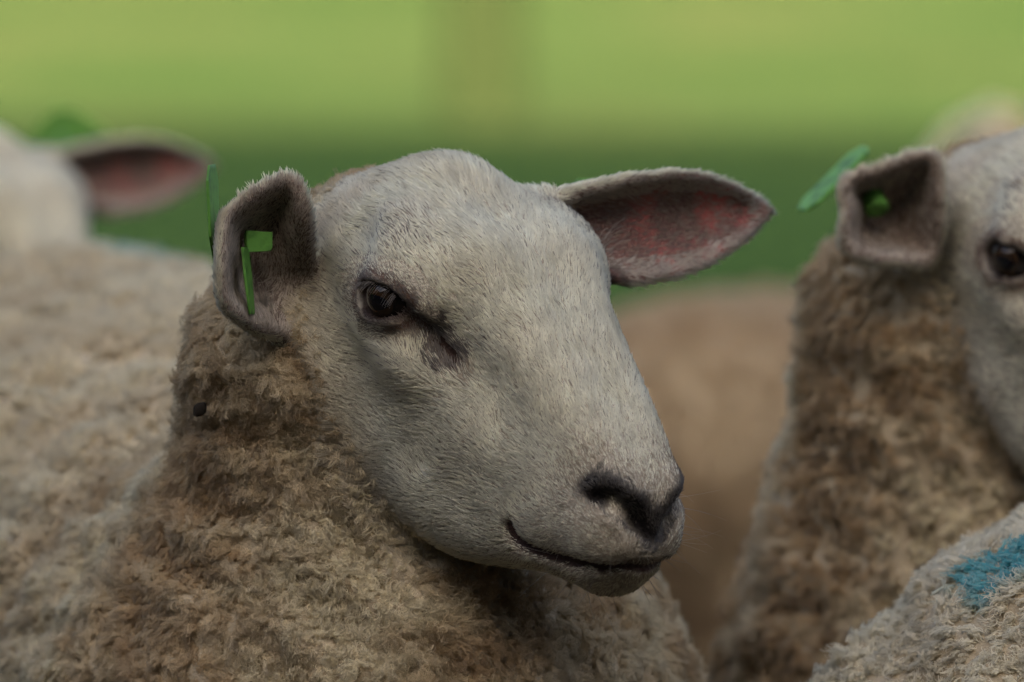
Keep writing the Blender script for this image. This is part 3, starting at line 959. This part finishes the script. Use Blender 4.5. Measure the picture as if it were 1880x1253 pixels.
for sx_ in (-1, 1):
    xa, xb = sorted((sx_ * 7.0, sx_ * 12.9))
    box_part('blocker_wing', (xa, .6, -.2), (xb, 12.0, 4.6), M_BLOCKER, shade_blocker)  # unseen side block, added to cut light from the low sky
    xe = xa - .3 if sx_ > 0 else xb + .3; xo = xb if sx_ > 0 else xa
    WV = [(xe, .55, 4.61), (xo, .55, 6.2), (xo, .55, 4.61), (xe, 12.4, 4.61), (xo, 12.4, 6.2), (xo, 12.4, 4.61)]
    link(bpy.data.objects.new('roof', mesh_from('roof', np.array(WV, float), [(0, 1, 2), (3, 5, 4), (0, 3, 4, 1), (1, 4, 5, 2), (0, 2, 5, 3)], M_BLOCKER_ROOF, smooth=False)), shade_blocker)
box_part('blocker_door', (-2.2, .003, 0), (2.2, .06, 4.2), M_BLOCKER, shade_blocker)

# ------------------------------------------------------------------ the sheep in focus
smp1 = Sampler(V1, F1)
def at_base(o, T):
    """children are modelled in sheep space; the empty stands on the ground below the chest"""
    for c in o.children:
        c.location = Vector(c.location) - Vector(T)
BASE1 = (-.10, .25, 0.0)
sheep = empty('sheep', BASE1)
tag(sheep, 'white faced sheep in sharp focus at the centre with green tag in its near ear', 'sheep', 'flock of sheep')
body1 = body_object('body', V1, F1, sheep)
eyes1 = add_eyes(sheep)
fp, fr, fc, fn = face_fur(smp1, 260000 if QUICK else 1900000, 1.6 if QUICK else 1.0, 'face')
print('face hairs', len(fp))
fur1 = hair_object('face_fur', fp, fr, fc, fn, sheep)
def nearness(C):
    return sstep(C[:, 1], .30, .12)                      # 1 on neck and chest, 0 on the barrel behind
q = .35 if QUICK else 1.0
wp, wr, wc, wC, wN = fleece(smp1, lambda C: q * (30000 + 56000 * nearness(C)), lambda C: np.where(nearness(C) > .5, 11, 8),
                            lambda C: 1.05 - .20 * nearness(C), lambda C: np.where(nearness(C) > .5, .00020, .00038) * (1.5 if QUICK else 1), lambda C: .5 + .6 * nearness(C))
print('wool strands', len(wp))
wc_main = paint_mark(wc, wC, px(268, 442, .85), .042, .5)
fl1 = hair_object('fleece', wp, wr, wc_main, wN, sheep)

# whiskers and eyelashes
def strands(name, roots, dirs, lengths, droop, rad, col, parent):
    n, k = len(roots), 8
    t = np.linspace(0, 1, k)
    d = dirs / np.linalg.norm(dirs, axis=1)[:, None]
    sag = droop[:, None] * t[None] ** 2
    pts = roots[:, None] + d[:, None] * (lengths[:, None] * t[None])[..., None] + sag[..., None] * np.array([0, 0, -1.0])
    return hair_object(name, pts, rad * np.linspace(1, .35, k), np.tile(np.array(col), (n, 1)), d, parent)

def lip_strands(parent):
    r = np.random.default_rng(12)
    n = 46
    hc = np.stack([r.uniform(.150, .184, n), r.uniform(.004, .034, n) * r.choice([-1, 1, 1], n), r.uniform(-.026, .024, n)], 1)
    hs = snap(np.stack([hc[:, 0], np.abs(hc[:, 1]), hc[:, 2]], 1), .0); hs[:, 1] *= np.sign(hc[:, 1])
    c = np.array([.14, 0, .0])
    d = (hs - c) * [1, 1.6, .6] + r.normal(0, .012, (n, 3))
    return strands('whiskers', EYE + hs @ HA, d @ HA, r.uniform(.008, .028, n), r.uniform(-.004, .006, n), .00013, (.55, .50, .42), parent)
lip_strands(sheep)

def lashes(parent):
    r = np.random.default_rng(13)
    P, D = [], []
    for e in EYEBALL:
        sg = 1 if e[1] > 0 else -1
        for i in range(46):
            a = r.uniform(.5, 2.7)
            ca, sa = .0170 * math.cos(a), .0100 * math.sin(a)
            p = np.array([e[0] + .001 + .77 * ca - .64 * sa, sg * (abs(e[1]) + .0150 - .0035 * abs(math.cos(a))), e[2] - .001 + .64 * ca + .77 * sa])
            d = np.array([.25 * math.cos(a) + .10, sg * 1.0, -.25]) + r.normal(0, .15, 3)
            P.append(H(*p)); D.append(d @ HA)
    P = np.array(P); D = np.array(D)
    return strands('eyelashes', P, D, r.uniform(.005, .009, len(P)), r.uniform(.002, .005, len(P)), .00010, (.34, .29, .24), parent)
lashes(sheep)
def root_hairs(parent):
    r = np.random.default_rng(14)
    P = np.array([px(1096 + r.uniform(-8, 10), 470 + r.uniform(-35, 25), .052 + r.uniform(-.006, .004)) for _ in range(16)])
    D = np.array([RGT * r.uniform(.25, .8) + UPV * r.uniform(.5, 1.1) - FWD * r.uniform(.1, .5) for _ in range(16)])
    P2 = np.array([px(488 + r.uniform(-14, 14), 575 + r.uniform(-18, 10), -.004) for _ in range(26)])
    D2 = np.array([UPV * r.uniform(.7, 1.1) + RGT * r.uniform(-.35, .25) - FWD * r.uniform(.2, .7) for _ in range(26)])
    strands('ear_hairs', P2, D2, r.uniform(.010, .018, 26), r.uniform(.0, .003, 26), .00016, (.62, .58, .48), parent)
    return strands('ear_hairs', P, D, r.uniform(.014, .026, 16), r.uniform(.002, .010, 16), .00012, (.62, .58, .48), parent)
root_hairs(sheep)

def main_tags(parent):
    # near ear: outer flag behind the rim, button and inner leaf in the hollow
    c = px(392, 392, -.028)
    t1 = plate('ear_tag', TAG_OUT, c, FWD * .97 + RGT * .10 + UPV * .05, UPV - RGT * .03, .0018, M_TAG, parent)
    a, b = px(452, 446, -.030), px(497, 443, -.016)
    plate('button', [(-.0072, -.0058), (.0066, -.0050), (.0074, -.003), (.0074, .0052), (-.0068, .0062), (-.0078, .004)], (a + b) / 2, RGT + FWD * .35, UPV + RGT * .05, .005, M_TAG, t1)
    plate('inner_leaf', [(-.006, -.018), (.006, -.018), (.009, .004), (.008, .018), (-.008, .018), (-.009, .004)], px(456, 516, -.036), FWD * .97 + RGT * .14, UPV - RGT * .11, .0016, M_TAG, t1)
    # far ear: flag behind the upper edge
    t2 = plate('ear_tag', TAG_OUT, px(1092, 413, .125), RGT * .9 + FWD * .4, UPV, .0022, M_TAG, parent)
    peg('button', px(1094, 410, .10), px(1092, 405, .126), .005, M_TAG, t2)
main_tags(sheep)
at_base(sheep, BASE1)

# ------------------------------------------------------------------ the other sheep
def clone(o, parent):
    c = o.copy(); COL.objects.link(c); c.parent = parent
    return c

def flock_sheep(parts, label, T, rz, sc, base):
    """T: where the modelled base point goes"""
    root = empty('sheep', T, rz, sc)
    tag(root, label, 'sheep', 'flock of sheep')
    for p in parts:
        clone(p, root)
    return root

# sheep at the left edge, behind the one in focus: the same stance
off = px(386, 303, 1.30 + .135) - px(1409, 387, .135) * .94
TB = np.array(BASE1) * .94 + off; TB[2] = 0
shB = flock_sheep([body1, fur1, eyes1[0], eyes1[1]], 'blurred sheep cut off by the left edge with one pink lined ear showing', TB, 0, .94, BASE1)
flB = clone(fl1, shB); flB.data = fl1.data.copy(); set_pigment(flB.data, wc)
def inB(p):                                            # world -> local of that sheep
    return (np.asarray(p) - TB) / .94
tb = plate('ear_tag', [(-.028, -.012), (.030, -.012), (.034, .0), (.012, .014), (-.004, .019), (-.016, .012), (-.030, -.004)], inB(px(120, 240, 1.50)), RGT, UPV, .0024, M_TAG, shB)
peg('button', inB(px(118, 268, 1.44)), inB(px(114, 256, 1.50)), .005, M_TAG, tb)

# second stance: neck upright, body turned the other way
use_ears(EARS_2)
smp2 = Sampler(V2, F2)
BASE2 = (.10, .40, 0.0)
TE = np.array(BASE2) + OFF_E; TE[2] = 0
shE = empty('sheep', TE); tag(shE, 'sheep cut off by the right edge with dark eye and folded tagged ear', 'sheep', 'flock of sheep')
body2 = body_object('body', V2, F2, shE)
eyes2 = add_eyes(shE)
p2, r2, c2, n2 = face_fur(smp2, 120000 if QUICK else 420000, 2.0, 'face')
fur2 = hair_object('face_fur', p2, r2, c2, n2, shE)
p2, r2, c2, C2, N2 = fleece(smp2, lambda C: q * 34000 + 0 * C[:, 0], lambda C: np.full(len(C), 8), lambda C: np.full(len(C), .98), lambda C: np.full(len(C), .00036), lambda C: 1.6 + 0 * C[:, 0])
print('wool strands 2', len(p2))
fl2 = hair_object('fleece', p2, r2, c2, N2, shE)
at_base(shE, BASE2)
def inE(p):
    return np.asarray(p) - TE
te = plate('ear_tag', [(-.030, -.006), (-.022, -.012), (.020, -.011), (.024, -.004), (.024, .005), (.018, .011), (-.022, .012), (-.030, .006)], inE(px(1537, 322, EDEP + .0)), RGT * .70 + UPV * .70 + FWD * .2, FWD * .95 - RGT * .3 + UPV * .15, .0024, M_TAG, shE)
peg('button', inE(px(1600, 352, EDEP - .012)), inE(px(1612, 388, EDEP - .020)), .0062, M_TAG, te, .0072)

def place2(label, world_xy, rz, sc, recolour=None):
    root = empty('sheep', (world_xy[0], world_xy[1], 0), rz, sc)
    tag(root, label, 'sheep', 'flock of sheep')
    for p in (body2, fur2, eyes2[0], eyes2[1]):
        clone(p, root)
    fo = clone(fl2, root)
    return root, fo

def local_base(rump_world, sc, rz, anchor):
    """root position so that the modelled anchor point (sheep space) lands on rump_world"""
    a = (np.array(anchor) - np.array(BASE2)) * sc
    c, s_ = math.cos(rz), math.sin(rz)
    return np.array([rump_world[0] - (c * a[0] - s_ * a[1]), rump_world[1] - (s_ * a[0] + c * a[1])])

RUMP2 = (.300, .86, .59)
DANG = math.atan2(.86 - .215, .300 - .020)
# rump in the lower right corner, its owner walking off to the right
rzF = math.pi - DANG
xyF = local_base((.378, .06), .917, rzF, RUMP2)
shF, flF = place2('pale woolly rump with a blue paint mark in the lower right corner', xyF, rzF, .917)
flF.data = fl2.data.copy()
c_, s_ = math.cos(rzF), math.sin(rzF)
Cl = (C2 - np.array(BASE2)) * .917
Cw = np.stack([c_ * Cl[:, 0] - s_ * Cl[:, 1] + xyF[0], s_ * Cl[:, 0] + c_ * Cl[:, 1] + xyF[1], Cl[:, 2]], 1)
ray = px(1872, 1004, 0) - CAM; ray /= np.linalg.norm(ray)
tt = (Cw - CAM) @ ray
dd = np.linalg.norm(Cw - CAM - tt[:, None] * ray, axis=1)
cand = np.nonzero(dd < .008)[0]
markl = C2[cand[tt[cand].argmin()]] if len(cand) else C2[dd.argmin()]
set_pigment(flF.data, paint_mark(np.clip(mixc(c2, (.82, .76, .58), np.full(len(c2), .75)), 0, 1), C2, markl, .058))
# sheep further back between the muzzle and the right-hand sheep
rzD = math.atan2(-.6, -.8) - DANG
xyD = local_base(px(1290, 800, 2.7)[:2], .79, rzD, RUMP2)
shD, flD = place2('tan blurred sheep body far behind the muzzle of the sheep in focus', xyD, rzD, .79)
flD.data = fl2.data.copy(); set_pigment(flD.data, mixc(c2, (.42, .30, .17), np.full(len(c2), .75)))
# distant sheep over the right-hand sheep's head
rzG = R(228)
xyG = local_base(px(1785, 170, 5.6)[:2], .72, rzG, (0, 0, .85))
shG, flG = place2('pale distant sheep blurred to a smudge above the right-hand sheep', xyG, rzG, .72)

# ------------------------------------------------------------------ seed husk caught in the neck wool
def husk():
    m, nt, b, out = new_mat('dry_leaf'); b.inputs['Base Color'].default_value = (.022, .018, .014, 1); b.inputs['Roughness'].default_value = .9; b.inputs['Specular IOR Level'].default_value = .1
    S, T = np.meshgrid(np.linspace(0, 1, 9), np.linspace(-1, 1, 7), indexing='ij')
    w = .0036 * np.sin(np.clip(S, .03, .97) * math.pi) ** .7
    V = np.stack([(S - .5) * .0095, T * w, -.0014 * T ** 2 + .0008 * np.sin(S * 3.1)], -1).reshape(-1, 3)
    V = np.vstack([V, V - [0, 0, .0007]])
    F = []
    for i in range(8):
        for j in range(6):
            a = i * 7 + j
            F.append((a, a + 7, a + 8, a + 1)); F.append(tuple(x + 63 for x in (a, a + 1, a + 8, a + 7)))
    for i in range(8):
        for j in (0, 6):
            a = i * 7 + j; F.append((a, a + 63, a + 70, a + 7) if j == 0 else (a, a + 7, a + 70, a + 63))
    me = mesh_from('dry_leaf', V, F, m)
    return link(bpy.data.objects.new('dry_leaf', me))
lf = husk()
tgt = px(367, 752, 0.0)
ray = (tgt - CAM) / np.linalg.norm(tgt - CAM)
rel = V1 - CAM; tt = rel @ ray
dd = np.linalg.norm(rel - tt[:, None] * ray, axis=1)
hit = tt[dd < .006].min() if (dd < .006).any() else 3.5
lf.location = CAM + ray * (hit - .013)
lf.rotation_euler = (R(80), R(-50), R(10))
tag(lf, 'small dark dry leaf caught in the neck wool below the near ear', 'leaf')
